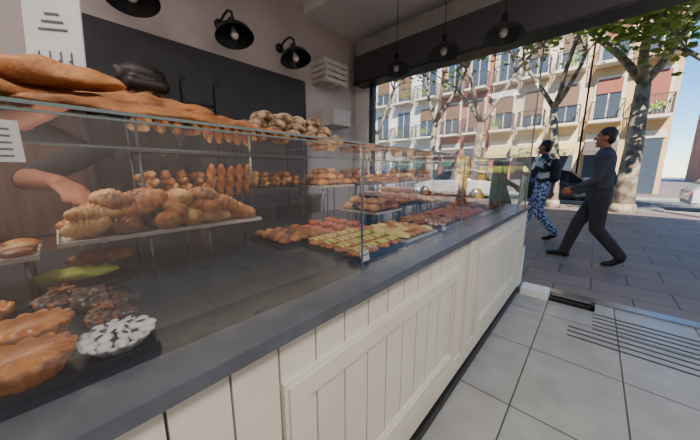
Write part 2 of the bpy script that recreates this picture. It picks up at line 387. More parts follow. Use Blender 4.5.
def flower(b,pos,r=.065,h=.035,n=8,k='icing',base='gold',nuts='pale'):
    tart(b,pos,r*.86,h*.6,n=n,rim=base,fill=base,depth=.25)
    for i in range(n):
        a=2*pi*i/n
        bun(b,(pos[0]+r*.66*math.cos(a),pos[1]+r*.66*math.sin(a),pos[2]+h*.66),r*.33,.62,k,yaw=a,el=1.2)
    bun(b,(pos[0],pos[1],pos[2]+h*.85),r*.42,.5,k)
    for i in range(14):
        a=2*pi*i/14+R(.2); q=r*random.uniform(.1,.7)
        twist(b,(pos[0]+q*math.cos(a),pos[1]+q*math.sin(a),pos[2]+h*1.2+R(.003)),L=.02,r=.0022,k=nuts,yaw=a+R(.6),tw=0)
def lace_flower(b,pos,r=.06,h=.034,n=12):
    cake(b,pos,r*.93,h*.62,n=n,k='icing',top='choc')
    for i in range(n):
        a=2*pi*i/n
        bun(b,(pos[0]+r*.76*math.cos(a),pos[1]+r*.76*math.sin(a),pos[2]+h*.66),r*.175,.9,'icing',yaw=a,el=1.35,tl=.05)
        if i%2==0:
            a+=pi/n
            bun(b,(pos[0]+r*.44*math.cos(a),pos[1]+r*.44*math.sin(a),pos[2]+h*.82),r*.17,.9,'icing',yaw=a,el=1.4,tl=.05)
    for i in range(5):
        a=2*pi*i/5; bun(b,(pos[0]+r*.15*math.cos(a),pos[1]+r*.15*math.sin(a),pos[2]+h*.98),r*.13,.9,'icing',yaw=a,el=1.3)
    for i in range(12):
        a=2*pi*i/12+.2; q=r*(.3 if i%2 else .6)
        twist(b,(pos[0]+q*math.cos(a),pos[1]+q*math.sin(a),pos[2]+h*1.08),L=.014,r=.0018,k='choc',yaw=a+R(.6),tw=0)
def pan(b,x0,x1,y0,y1,z,k='tray',rim=.012):
    b.bx(x0,x1,y0,y1,z,z+.003,k)
    t=.004
    b.bx(x0-t,x0,y0-t,y1+t,z,z+rim,k); b.bx(x1,x1+t,y0-t,y1+t,z,z+rim,k); b.bx(x0,x1,y0-t,y0,z,z+rim,k); b.bx(x0,x1,y1,y1+t,z,z+rim,k)
D0=ZT+.001
b=MB(); pan(b,-.93,-.56,-.40,.085,D0,'tray')
z=D0+.004
cake(b,(-.615,-.070,z),.058,.040,n=13); cake(b,(-.735,-.070,z),.058,.042,n=14,yaw=.4); cake(b,(-.62,-.20,z),.055,.042,n=12); cake(b,(-.77,-.20,z),.055,.042)
lace_flower(b,(-.612,.038,z),.058,.036)
for p in ((-.715,.050),(-.775,.050),(-.84,.02),(-.79,.02)):
    croissant(b,(p[0],p[1],z+.026+R(.003)),.10,.023,'choc',yaw=R(3))
flower(b,(-.705,.032,z),.036,.04,k='choc',base='brown',nuts='brown')
flower(b,(-.88,-.03,z),.048,.04,k='choc',base='brown',nuts='brown'); tart(b,(-.885,-.15,z),.05,.03)
b.build('tart_tray')
b=MB(); b.lathe((-.98,-.17,D0),[(.001,0),(.032,0),(.042,.02),(.047,.06),(.048,.085),(.044,.085),(.042,.06),(.036,.02),(.001,.01)],'yellow'); b.lathe((-.98,-.17,D0),[(.0475,.05),(.0485,.055),(.0485,.065),(.0475,.07)],'brown')
b.build('ceramic_cup')
b=MB(); b.lathe((-1.08,.03,D0),[(.001,0),(.09,0),(.105,.008),(.1,.01),(.001,.004)],'tray',seg=28)
loaf(b,(-1.06,.0,D0+.03),.19,.04,'green',yaw=1.35,h=.5,wid=.9); loaf(b,(-1.09,.06,D0+.06),.16,.034,'brown',yaw=1.3,h=.8)
b.build('pistachio_loaf_plate')
def stand(b,x0,x1,y0,y1,z,k='steel',iy=.02):
    for xx in (x0+.02,x1-.02):
        for yy in (y0+iy,y1-iy): b.tube([(xx,yy,D0),(xx,yy,z)],.005,k,seg=6)
b=MB(); stand(b,-1.2,-1.0,-.42,-.06,.985); pan(b,-1.2,-1.0,-.42,-.06,.985,'lighttray')
for i in range(5):
    for j in range(3): bun(b,(-1.17+j*.065,-.38+i*.072,1.0),.036,.45,random.choice(['pale','brown','gold']))
b.build('cookie_tray')
b=MB(); stand(b,-1.33,-1.03,-.02,.56,1.0,iy=.2); pan(b,-1.33,-1.03,-.02,.56,1.0,'lighttray')
for lay in range(3):
    for i in range(6-lay):
        for j in range(3 - (lay>1)):
            croissant(b,(-1.095-j*.08-lay*.015+R(.01),.035+lay*.035+i*.095+R(.014),1.035+lay*.036+R(.004)),.13,.036,random.choice(['gold','gold','brown','pale']),yaw=R(.9)+pi/2*random.choice([1,-1,.7]),roll=R(.35),pitch=R(.3))
b.build('croissant_tray')
b=MB(); X0,X1=-1.58,-1.38; Z1,Z2=1.10,1.28
for zz in (Z1,Z2): pan(b,X0,X1,.22,1.1,zz,'darkgrey',rim=.01)
for xx in (X0+.01,X1-.01):
    for yy in (.24,.66,1.08): b.tube([(xx,yy,D0),(xx,yy,Z2)],.006,'darkgrey',seg=6)
for zz in (Z1+.004,Z2+.004):
    for i in range(12):
        for l in range(3):
            if l==2 and random.random()<.35: continue
            twist(b,(-1.46+R(.008),.27+i*.068+R(.008),zz+.02+l*.027),.17,.018,random.choice(['gold','gold','pale','pale']),yaw=R(.2),pitch=-.12+R(.08))
for i in range(5): twist(b,(-1.365,.50+i*.045,Z1+.06+R(.01)),.17,.018,'gold',pitch=-1.25,yaw=R(.1))
b.build('twisted_pastry_rack')
def fill_tray(kind,x0,x1,y0,y1,z,raised=False):
    b=MB(); k={'pink':'pink'}.get(kind,random.choice(['tray','steel','lighttray','tray']))
    if kind in('striped','small','red'): k='tray'
    if raised: stand(b,x0,x1,y0,y1,z)
    pan(b,x0,x1,y0,y1,z,k); z+=.004
    W=x1-x0; H=y1-y0
    if kind=='striped':
        nx=4
        for i in range(nx):
            cx=x0+.035+i*(W-.07)/(nx-1)
            for j in range(4):
                cy=y0+.04+j*(H-.08)/3
                loaf(b,(cx,cy,z+.012),.07,.034,'gold',h=.55,yaw=pi/2+R(.1))
                for s in range(4): b.tube([(cx-.024,cy-.022+s*.015,z+.026),(cx,cy-.02+s*.015,z+.033),(cx+.024,cy-.016+s*.015,z+.026)],.005,'cream2' if s%2==0 else 'green',seg=6)
    elif kind=='pink':
        b.bx(x0+.01,x1-.01,y0+.01,y1-.01,z,z+.01,'pink')
        for i in range(3):
            for j in range(2):
                tart(b,(x0+.05+i*(W-.1)/2,y0+.08+j*(H-.16),z+.01),.035,.018,n=10,fill='red')
    elif kind=='red':
        for i in range(4):
            for j in range(4): tart(b,(x0+.04+i*(W-.08)/3,y0+.04+j*(H-.08)/3,z),.033,.022,n=10,fill=random.choice(['red','custard','gold']),rim='gold')
    elif kind=='small':
        for i in range(5):
            for j in range(5): bun(b,(x0+.035+i*(W-.07)/4+R(.005),y0+.035+j*(H-.07)/4,z+.014),.027,.75,random.choice(['brown','choc','gold']))
    elif kind=='buns':
        for l in range(3):
            for i in range(4-l):
                for j in range(4-l): bun(b,(x0+.045+l*.03+i*(W-.09)/3+R(.01),y0+.045+l*.03+j*(H-.09)/3+R(.01),z+.022+l*.035),.042,.75,random.choice(['brown','gold','pale','choc']),el=1.15,yaw=R(3))
    elif kind=='croiss':
        for l in range(3):
            for i in range(3):
                for j in range(4-l): croissant(b,(x0+.06+i*(W-.12)/2,y0+.05+l*.03+j*(H-.1)/3,z+.025+l*.033),.12,.03,random.choice(['brown','gold']),yaw=pi/2+R(1),roll=R(.3))
    elif kind=='pale':
        for i in range(4):
            for j in range(5): loaf(b,(x0+.045+i*(W-.09)/3,y0+.04+j*(H-.08)/4,z+.014),.075,.027,random.choice(['pale','cream2','gold']),h=.6,yaw=R(.3))
    elif kind=='iced':
        for i in range(3):
            for j in range(4): flower(b,(x0+.055+i*(W-.11)/2,y0+.05+j*(H-.1)/3,z),.038,.03,n=7,k=random.choice(['pale','gold','icing']))
    elif kind=='sticks':
        for l in range(3):
            for i in range(8-l): twist(b,((x0+x1)/2,y0+.03+l*.015+i*(H-.06)/7,z+.014+l*.024),W*.9,.016,random.choice(['gold','brown']),yaw=R(.08))
    b.build({'striped':'cream_slice_tray','pink':'fruit_tartlet_tray','red':'fruit_tartlet_tray','small':'mini_pastry_tray','buns':'bun_tray','croiss':'croissant_tray','pale':'sponge_finger_tray','iced':'iced_pastry_tray','sticks':'pastry_stick_tray'}[kind])
for kd,yy in zip(['striped','pale','iced','red','buns','small'],[.69,1.04,1.39,1.74,2.09,2.44]): fill_tray(kd,-.90,-.60,yy,yy+.31,D0)
for kd,yy,zz in zip(['small','pink','buns','croiss','pale','sticks','buns'],[.60,.90,1.24,1.58,1.92,2.26,2.60],[D0,D0,.95,.97,.95,.95,.95]): fill_tray(kd,-1.22,-.93,yy,yy+.28,zz,zz>D0)
for kd,yy in zip(['buns','croiss','sticks','buns','croiss'],[1.14,1.47,1.80,2.13,2.46]): fill_tray(kd,-1.56,-1.28,yy,yy+.3,1.10,True)
for (x,yy,z) in [(-.57,.70,D0),(-.57,1.37,D0),(-.57,2.07,D0)]:
    b=MB(); rt=Matrix.Rotation(-.2,3,'Y')
    b.box((x,yy,z+.026),(.002,.045,.036),'paper',rot=rt); b.box((x-.003,yy,z+.003),(.016,.034,.006),'black'); b.box((x+.0015,yy,z+.03),(.001,.033,.004),'ink',rot=rt); b.box((x+.0015,yy,z+.02),(.001,.025,.006),'ink',rot=rt)
    b.build('price_tag')
b=MB(); b.bx(GX-.006,GX-.004,-.085,-.024,1.212,1.262,'paper')
for i in range(5): b.bx(GX-.004,GX-.0035,-.078,-.032,1.218+i*.008,1.2205+i*.008,'ink')
b.build('price_label')
# breads on glass top
ZB=ZG+.002
b=MB(); pan(b,-.84,-.57,-.34,.50,ZB,'tray',rim=.005)
for (x,y,L,r,yaw,w) in [(-.62,-.16,.30,.042,1.50,1.2),(-.70,-.02,.34,.046,1.38,1.1),(-.60,.12,.30,.022,1.62,1.3),(-.66,.2,.32,.034,1.5,1.2),(-.745,.22,.36,.042,1.45,1.1),(-.76,-.10,.30,.05,1.6,1.0),(-.66,.38,.2,.02,1.5,1.2),(-.76,.38,.22,.034,1.6,1.2)]:
    loaf(b,(x,y,ZB+.004+r*.34),L,r,'crust',yaw=yaw,h=.75,slash=7,bend=.01,wid=w)
loaf(b,(-.68,-.07,ZB+.062),.36,.036,'crust',yaw=1.35,h=.8,slash=6,bend=.02)
loaf(b,(-.735,.14,ZB+.05),.30,.034,'crust',yaw=1.5,h=.8,slash=6,bend=.02)
b.build('flatbread_tray')
b=MB(); x0,x1,y0,y1=-1.2,-.92,.46,1.05; pan(b,x0,x1,y0,y1,ZB,'crate',rim=.035)
for l in range(4):
    for i in range(5-l):
        for j in range(7-l): 
            p=(x0+.04+l*.026+i*(x1-x0-.08)/4+R(.01),y0+.04+l*.036+j*(y1-y0-.08)/6+R(.012),ZB+.028+l*.035)
            bun(b,p,.035,.85,'flour',yaw=R(3),el=random.choice([1,1.4]))
b.build('bread_roll_crate')
# sign card
b=MB(); yw=Matrix.Rotation(-.62,3,'Z')@Matrix.Rotation(-.1,3,'Y')
c=Vector((-.91,.034,ZB+.15)); kk=.66
def sg(off,d,k): b.box(tuple(c+yw@Vector((off[0],off[1]*kk,off[2]*1.15))),(d[0],d[1]*kk,d[2]*1.15),k,rot=yw)
sg((0,0,0),(.004,.16,.25),'paper')
for i in range(4):
    o=-.045+i*.03
    sg((.003,o,-.04),(.001,.004,.12),'ink')
    for q in range(9): sg((.003,o+.004*(1 if q%2 else -1),-.085+q*.011),(.001,.009,.004),'ink')
for q in range(3): sg((.003,0,.06+q*.014),(.001,.08-.02*q,.004),'ink')
b.box((c.x,c.y,ZB+.004),(.04,.11,.006),'gedge',rot=Matrix.Rotation(-.62,3,'Z'))
b.build('menu_card_stand')
b=MB()
for yy in (.75,1.0):
    b.tube([(-2.5,yy,.94),(-2.5,yy,1.9),(-2.44,yy,1.96),(-2.4,yy,1.9)],.01,'black',seg=6)
    b.tube([(-2.5,yy,1.55),(-2.38,yy,1.62)],.008,'black',seg=6)
b.tube([(-2.5,.75,1.75),(-2.5,1.0,1.75)],.008,'black',seg=6); b.tube([(-2.5,.75,1.2),(-2.5,1.0,1.2)],.008,'black',seg=6)
b.build('wire_rack')
# ---------------------------------------------------------------- people
def cap_mesh(p0,p1,r0,r1,sc2=1.0,side=None,nr=8,ns=16):
    p0=np.array(p0,float);p1=np.array(p1,float); d=p1-p0; L=np.linalg.norm(d)
    d=d/L if L>1e-6 else np.array([0,0,1.])
    ref=np.array(side if side is not None else ((0,0,1.) if abs(d[2])<.9 else (0,1.,0)),float)
    a=ref-d*ref.dot(d); a/=np.linalg.norm(a); c=np.cross(d,a)
    P=[]
    for i in range(nr+1):
        th=-pi/2+pi/2*i/nr; P.append([p0+r0*(math.sin(th)*d+max(math.cos(th),1e-3)*(math.cos(f)*a+sc2*math.sin(f)*c)) for f in [2*pi*j/ns for j in range(ns)]])
    for i in range(nr+1):
        th=pi/2*i/nr; P.append([p1+r1*(math.sin(th)*d+max(math.cos(th),1e-3)*(math.cos(f)*a+sc2*math.sin(f)*c)) for f in [2*pi*j/ns for j in range(ns)]])
    return P
def person(name,base,yaw,shapes,mats,eyes,voxel=.008):
    mb=MB()
    for s in shapes:
        if s[0]=='c':
            _,p0,p1,r0,r1,lab=s[:6]; sc2=s[6] if len(s)>6 else 1.0
            mb.grid(cap_mesh(p0,p1,r0,r1,sc2,side=(0,1,0) if sc2!=1.0 else None),'skin')
        else:
            _,c,r,lab=s; P=[]
            for i in range(13):
                th=-pi/2+pi*i/12; P.append([[c[0]+r[0]*max(math.cos(th),1e-3)*math.cos(f),c[1]+r[1]*max(math.cos(th),1e-3)*math.sin(f),c[2]+r[2]*math.sin(th)] for f in [2*pi*j/20 for j in range(20)]])
            mb.grid(P,'skin')
    me=bpy.data.meshes.new('tmp'); me.from_pydata(mb.v,[],mb.f); me.update()
    t=bpy.data.objects.new('tmp',me); COL.objects.link(t)
    md=t.modifiers.new('r','REMESH'); md.mode='VOXEL'; md.voxel_size=voxel; md.use_smooth_shade=True
    ms=t.modifiers.new('s','SMOOTH'); ms.factor=.5; ms.iterations=2
    dg=bpy.context.evaluated_depsgraph_get(); ev=t.evaluated_get(dg)
    nm=bpy.data.meshes.new_from_object(ev); bpy.data.objects.remove(t)
    nf=len(nm.polygons); C=np.empty(nf*3); nm.polygons.foreach_get('center',C); C=C.reshape(-1,3)
    best=np.full(nf,1e9); lab=np.zeros(nf,int); labs=list(mats.keys())
    for s in shapes:
        if s[0]=='c':
            p0=np.array(s[1],float);p1=np.array(s[2],float);d=p1-p0
            h=np.clip(((C-p0)@d)/(d@d+1e-9),0,1); q=C-p0-h[:,None]*d
            if len(s)>6: q=q*np.array([1/s[6] if s[6]<1 else 1,1,1])
            dist=np.linalg.norm(q,axis=1)-(s[3]+(s[4]-s[3])*h); l=s[5]
        else:
            r=np.array(s[2]); q=(C-np.array(s[1]))/r; dist=(np.linalg.norm(q,axis=1)-1)*r.min(); l=s[3]
        w=dist<best; best[w]=dist[w]; lab[w]=labs.index(l)
    nm.materials.clear()
    for l in labs: nm.materials.append(mats[l])
    nm.polygons.foreach_set('material_index',lab); nm.polygons.foreach_set('use_smooth',[True]*nf)
    nm.name=name
    e=empty(name,base); e.rotation_euler=(0,0,yaw)
    o=bpy.data.objects.new('body',nm); COL.objects.link(o); o.parent=e
    eb=MB()
    for (c,r) in eyes:
        for (rr,kk,ofs) in ((r,'eye',0),(r*.6,'iris',r*.55)):
            P=[[[c[0]+ofs+rr*max(math.cos(th),1e-3)*math.cos(f),c[1]+rr*max(math.cos(th),1e-3)*math.sin(f),c[2]+rr*math.sin(th)] for f in [2*pi*j/10 for j in range(10)]] for th in [-pi/2+pi*i/6 for i in range(7)]]
            eb.grid(P,kk)
    eb.build('eyes',e)
    return e
def head(h,long=False,tilt=0):
    x,y,z=h; S=[]
    S+=[('e',(x-.005,y,z+.015),(.092,.074,.105),'skin'),('e',(x+.02,y,z-.055),(.062,.054,.062),'skin'),
        ('c',(x+.088,y,z+.02),(x+.104,y,z-.018),.008,.013,'skin'),('e',(x+.08,y,z-.052),(.012,.024,.008),'lip'),
        ('e',(x+.078,y,z-.062),(.01,.019,.007),'lip'),('e',(x+.066,y,z-.095),(.02,.024,.018),'skin'),
        ('e',(x-.005,y+.076,z-.005),(.02,.009,.03),'skin'),('e',(x-.005,y-.076,z-.005),(.02,.009,.03),'skin'),
        ('c',(x+.08,y-.045,z+.034),(x+.085,y-.015,z+.038),.006,.006,'hair'),('c',(x+.08,y+.045,z+.034),(x+.085,y+.015,z+.038),.006,.006,'hair'),
        ('e',(x-.022,y,z+.045),(.092,.083,.092),'hair'),('e',(x-.045,y,z-.0),(.062,.078,.085),'hair')]
    if long:
        S+=[('c',(x-.07,y,z+.0),(x-.1,y,z-.14),.055,.04,'hair'),('e',(x-.02,y,z+.085),(.095,.095,.06),'hair'),('c',(x+.06,y-.05,z+.075),(x+.06,y+.05,z+.075),.03,.03,'hair')]
        for i in range(16):
            a=i*2*pi/16; S.append(('e',(x-.03+.075*math.cos(a),y+.085*math.sin(a),z+.07+.02*math.sin(3*a)),(.028,.028,.03),'hair'))
    ey=[((x+.078,y+.031,z+.012),.012),((x+.078,y-.031,z+.012),.012)]
    if tilt:
        c0=Vector(h); m=Matrix.Rotation(tilt,3,'Y')
        rt=lambda p: tuple(m@(Vector(p)-c0)+c0)
        S=[(s[0],rt(s[1]))+((rt(s[2]),)+s[3:] if s[0]=='c' else s[2:]) for s in S]
        ey=[(rt(p),r) for p,r in ey]
    return S,ey
def hand(w,d,nrm,thumb):
    w=Vector(w); d=Vector(d).normalized(); nrm=Vector(nrm); nrm=(nrm-d*nrm.dot(d)).normalized(); s=d.cross(nrm)*thumb; S=[]
    for i in range(4):
        o=(1.5-i)*.021; base=w+d*(.085-.004*abs(i-1))+s*o
        S.append(('c',tuple(w+s*o*.55),tuple(base),.016,.0125,'skin'))
        L=[.072,.08,.075,.06][i]
        m1=base+(d*.85+nrm*.35).normalized()*L*.5; m2=m1+(d*.55+nrm*.8).normalized()*L*.5
        S.append(('c',tuple(base),tuple(m1),.0095,.0088,'skin')); S.append(('c',tuple(m1),tuple(m2),.0088,.0075,'skin'))
    t0=w+d*.025+s*.022; t1=t0+(d*.7+s*.6+nrm*.3).normalized()*.045; t2=t1+(d*.9+s*.1+nrm*.4).normalized()*.032
    S+=[('c',tuple(t0),tuple(t1),.015,.0115,'skin'),('c',tuple(t1),tuple(t2),.011,.009,'skin')]
    return S
def limb(a,bb,c,r,labs,cut=.5):
    a,bb,c=map(Vector,(a,bb,c)); return [('c',tuple(a),tuple(bb),r[0],r[1],labs[0]),('c',tuple(bb),tuple(c),r[1]*.98,r[2],labs[1])]
def walker(name,base,yaw,mats,scale_stride=1.0,sleeve='shirt',pantlow='pants',hold=False,bag=False):
    k=scale_stride
    S,ey=head((.03,0,1.63))
    S+=[('c',(0,0,1.44),(.02,0,1.55),.056,.052,'skin'),
        ('c',(-.01,0,1.0),(-.01,0,1.14),.155,.15,'shirt',.7),('c',(-.01,0,1.14),(0,0,1.35),.15,.175,'shirt',.64),
        ('c',(0,-.15,1.405),(0,.15,1.405),.062,.062,'shirt'),('c',(0,-.1,1.42),(0,.1,1.42),.06,.06,'shirt'),
        ('c',(-.01,0,.9),(-.01,0,1.0),.16,.155,'pants',.74)]
    S+=limb((0,-.085,.9),(.17*k,-.09,.5),(.27*k,-.09,.1),(.105,.078,.064),('pants',pantlow))
    S+=[('c',(.26*k,-.09,.06),(.38*k,-.095,.04),.045,.036,'shoe'),('c',(.38*k,-.095,.04),(.45*k,-.1,.035),.036,.03,'shoe'),('c',(.24*k,-.09,.045),(.27*k,-.09,.045),.04,.042,'shoe')]
    S+=limb((0,.085,.9),(-.02*k,.09,.48),(-.28*k,.09,.16),(.105,.078,.062),('pants',pantlow))
    S+=[('c',(-.29*k,.09,.12),(-.21*k,.09,.05),.044,.038,'shoe'),('c',(-.21*k,.09,.05),(-.14*k,.095,.032),.038,.029,'shoe')]
    la=((.0,.19,1.39),(.06,.225,1.12),(.27,.2,1.0)); ra=((.0,-.19,1.39),(-.12,-.23,1.13),(-.1,-.24,.87))
    if hold: la=((.0,.19,1.39),(.1,.23,1.15),(.33,.14,1.2))
    for arm,th in ((la,1),(ra,-1)):
        S+=limb(*arm,(.058,.046,.032),('shirt','shirt' if sleeve=='long' else 'skin'))
        d=Vector(arm[2])-Vector(arm[1]); S+=hand(arm[2],d,(0,-1 if arm[2][1]>0 else 1,0),th*(1))
    if bag: S+=[('c',(-.17,0,1.12),(-.16,0,1.34),.1,.1,'bag',.8),('c',(-.1,.1,1.42),(.07,.1,1.3),.02,.02,'bag'),('c',(-.1,-.1,1.42),(.07,-.1,1.3),.02,.02,'bag')]
    return person(name,base,yaw,S,mats,ey)
dk=mat('dark_shirt',rgb(70,70,80),.85,c2=rgb(58,58,68),scale=14); dp=mat('dark_trousers',rgb(54,50,54),.9)
shoe=mat('shoe_black',rgb(24,22,24),.5); bag=mat('backpack_fabric',rgb(42,42,48),.8)
pt=mat('patterned_trousers',rgb(40,56,104),.85,c2=rgb(170,182,206),scale=26,kind='voronoi',lo=.42,hi=.65)
wt=mat('white_black_shirt',rgb(40,40,46),.85,c2=rgb(206,206,208),scale=5,lo=.5,hi=.54)
base={'skin':M['skin'],'hair':M['hair'],'lip':M['lip']}
walker('pedestrian_man',(.06,4.75,-.01),pi+.05,dict(base,shirt=dk,pants=dp,shoe=shoe,bag=bag),sleeve='long')
walker('pedestrian_woman',(-.70,5.9,-.01),pi-.1,dict(base,shirt=wt,pants=pt,shoe=shoe,bag=bag),scale_stride=1.0,hold=True,bag=True)
S,ey=head((.19,-.02,1.56),long=True,tilt=.5)
S+=[('c',(.06,0,1.37),(.14,-.01,1.49),.055,.05,'skin'),('c',(-.06,0,.98),(-.02,0,1.12),.145,.14,'shirt',.7),('c',(-.02,0,1.12),(.04,0,1.29),.14,.16,'shirt',.64),
    ('c',(.04,-.15,1.335),(.04,.15,1.335),.058,.058,'shirt'),('c',(-.05,0,.88),(-.05,0,.98),.16,.15,'pants',.75)]
for s in(-1,1):
    S+=limb((-.05,.09*s,.88),(-.01,.1*s,.48),(-.04,.1*s,.1),(.1,.07,.052),('pants','pants'))
    S+=[('c',(-.04,.1*s,.05),(.08,.11*s,.045),.045,.038,'shoe'),('c',(.08,.11*s,.045),(.15,.115*s,.035),.038,.03,'shoe')]
ra=((.04,-.19,1.32),(.17,-.44,1.17),(.40,-.36,1.16)); la=((.04,.19,1.32),(.0,.27,1.06),(.12,.22,.86))
S+=limb(*ra,(.056,.045,.03),('shirt','skin')); S+=hand(ra[2],(1,.35,-.25),(0,0,-1),1)
S+=limb(*la,(.056,.045,.03),('shirt','skin')); S+=hand(la[2],(.5,0,-.8),(0,-1,0),1)
person('shop_assistant',(-1.86,.36,0),0,S,dict(base,shirt=mat('black_uniform',rgb(36,33,36),.8),pants=dp,shoe=shoe),ey)
# ---------------------------------------------------------------- street
b=MB(); b.bx(-40,40,3.33,12.6,-.12,-.01,'pave'); b.build('sidewalk')
b=MB(); b.bx(-60,60,12.81,18.99,-.3,-.14,'asphalt'); b.build('road')
b=MB(); b.bx(-40,40,12.61,12.8,-.2,0.0,'stone'); b.build('kerb')
b=MB(); b.bx(-40,40,19,19.19,-.2,0,'stone'); b.build('kerb')
b=MB(); b.bx(-60,60,19.2,90,-.2,-.01,'pave'); b.build('far_sidewalk')
def building(name,x0,x1,y0,depth,floors,fh,cols,c,c2,gf=4.0,trim=None,awn=None,shut=None,seed=0):
    random.seed(seed)
    w=mat(name+'_render',c,.85,c2=c2,scale=.6); tr=mat(name+'_trim',trim or rgb(222,208,186),.8); gl=mat(name+'_glass',rgb(70,80,92),.15); sh=mat(name+'_shutter',shut or rgb(120,90,66),.7); ir=M['darkgrey']; aw=mat(name+'_awning',awn or rgb(60,110,90),.7); pl=M['leaf']
    b=MB(); H=gf+floors*fh; b.bx(x0,x1,y0,y0+depth,0,H,w); b.bx(x0-.1,x1+.1,y0-.35,y0,H,H+.4,tr)
    cw=(x1-x0)/cols
    for i in range(cols):
        cx=x0+cw*(i+.5)
        b.bx(cx-cw*.38,cx+cw*.38,y0-.06,y0,.0,gf-1.0,gl); b.bx(cx-cw*.42,cx+cw*.42,y0-.1,y0,gf-1.0,gf-.6,tr)
        if random.random()<.6:
            zt=gf-1.0; b.add([(cx-cw*.4,y0-.1,zt),(cx+cw*.4,y0-.1,zt),(cx+cw*.4,y0-1.3,zt-.6),(cx-cw*.4,y0-1.3,zt-.6),(cx-cw*.4,y0-1.3,zt-.85),(cx+cw*.4,y0-1.3,zt-.85)],[(0,1,2,3),(3,2,5,4)],aw)
        for f in range(floors):
            z=gf+f*fh; ww=min(cw*.3,.62)
            b.bx(cx-ww-.12,cx+ww+.12,y0-.07,y0,z+.15,z+2.55,tr); b.bx(cx-ww,cx+ww,y0-.1,y0-.07,z+.2,z+2.4,gl)
            b.bx(cx-.03,cx+.03,y0-.13,y0-.1,z+.2,z+2.4,tr)
            if random.random()<.55: 
                q=random.uniform(.6,1.9); b.bx(cx-ww,cx+ww,y0-.16,y0-.12,z+2.4-q,z+2.4,sh)
            b.bx(cx-cw*.4,cx+cw*.4,y0-.9,y0,z-.05,z+.1,tr)
            b.bx(cx-cw*.4,cx+cw*.4,y0-.9,y0-.86,z+1.05,z+1.1,ir)
            nb=int(cw*.8/.14)
            for q in range(nb+1):
                xx=cx-cw*.4+q*cw*.8/nb; b.bx(xx-.012,xx+.012,y0-.89,y0-.87,z+.1,z+1.05,ir)
            for xx in (cx-cw*.4,cx+cw*.4):
                b.bx(xx-.015,xx+.015,y0-.88,y0,z+1.05,z+1.1,ir)
                for q in range(5): b.bx(xx-.012,xx+.012,y0-.8+q*.16,y0-.78+q*.16,z+.1,z+1.05,ir)
            if random.random()<.4:
                px=cx+random.uniform(-.25,.25)*cw
                b.bx(px-.25,px+.25,y0-.8,y0-.6,z+.1,z+.35,aw)
                for q in range(40):
                    p=Vector((px+random.gauss(0,.22),y0-.72+random.gauss(0,.08),z+.55+random.gauss(0,.16))); s=.08
                    b.add([p+Vector((-s,0,-s)),p+Vector((s,0,-.2*s)),p+Vector((.2*s,.3*s,s))],[(0,1,2)],pl)
    return b.build('apartment_building')
BY=22
building('bA',-36,-17,BY,10,5,3.1,6,rgb(226,214,196),rgb(212,198,180),awn=rgb(60,90,150),seed=1)
building('bB',-16.9,-10,BY,10,6,3.1,3,rgb(232,226,216),rgb(216,208,198),awn=rgb(80,100,130),seed=2)
building('bC',-9.9,-6.3,BY,10,6,3.1,2,rgb(176,112,92),rgb(158,96,78),seed=3,awn=rgb(90,80,70))
building('bD',-6.2,-1.0,BY,10,6,3.1,3,rgb(220,196,164),rgb(206,180,146),shut=rgb(120,92,70),awn=rgb(200,180,120),seed=4)
building('bG',-.9,2.6,BY,10,6,3.1,2,rgb(214,180,132),rgb(198,162,116),shut=rgb(150,84,62),awn=rgb(96,88,80),seed=9)
building('bE',9,26,48,10,2,3.1,6,rgb(184,118,86),rgb(160,98,72),seed=5)
building('bF',27,50,60,10,3,3.1,7,rgb(214,190,160),rgb(200,176,146),seed=6)
random.seed(11)
def tree(x,y,h0,r0,lean=(0,0),seed=0,leaves=20):
    random.seed(seed); b=MB(); tips=[]
    def br(p,d,L,r,dep):
        pts=[p]; rs=[r]; q=p; dd=d
        jj=.16 if dep else .06
        for i in range(4):
            dd=(dd+Vector((R(jj),R(jj),R(.08)+.03))).normalized(); q=q+dd*L/4; pts.append(q); rs.append(r*(1-.09*(i+1)))
        b.tube(pts,rs,'bark',seg=9 if dep<2 else 5)
        if dep>=2: tips.extend(pts[1:])
        if dep<4:
            n=3 if dep<3 else 2
            a0=random.random()*6
            for i in range(n):
                a=a0+i*2*pi/n+R(.4); nd=(dd*.9+Vector((math.cos(a),math.sin(a),.25))*.75).normalized()
                br(q,nd,L*random.uniform(.62,.8),rs[-1]*.72,dep+1)
    b.tube([(x,y,-.01),(x,y,.25)],[r0*1.35,r0*1.02],'bark',seg=12)
    br(Vector((x,y,.1)),Vector((lean[0],lean[1],1)).normalized(),h0,r0,0)
    for t in tips:
        for i in range(leaves//4):
            c=t+Vector((random.gauss(0,.34),random.gauss(0,.34),random.gauss(0,.3)))
            m=Matrix.Rotation(random.random()*6,3,'Z')@Matrix.Rotation(R(1.2),3,'X'); s=random.uniform(.07,.12)
            vs=[c+m@Vector(v) for v in ((-s,0,0),(-.4*s,-s*.8,0),(s,-.3*s,.1*s),(s*.9,.5*s,0),(-.3*s,.9*s,0))]
            b.add(vs,[(0,1,2,3,4)],'leaf')
    return b.build('plane_tree')
tree(-3.7,11.3,3.0,.2,(.12,0),1,leaves=16); tree(.72,11.6,3.6,.26,(-.04,0),5,leaves=24); tree(-8.2,11.3,3.0,.2,(-.1,0),3,leaves=16)
tree(-1.0,11.5,3.2,.17,(-.06,0),12,leaves=12); tree(-5.6,11.4,3.2,.18,(.05,0),14,leaves=12)
tree(2.75,10.6,2.7,.17,(-.05,0),7,leaves=56); tree(-12.5,11.3,3.0,.2,(0,0),8)
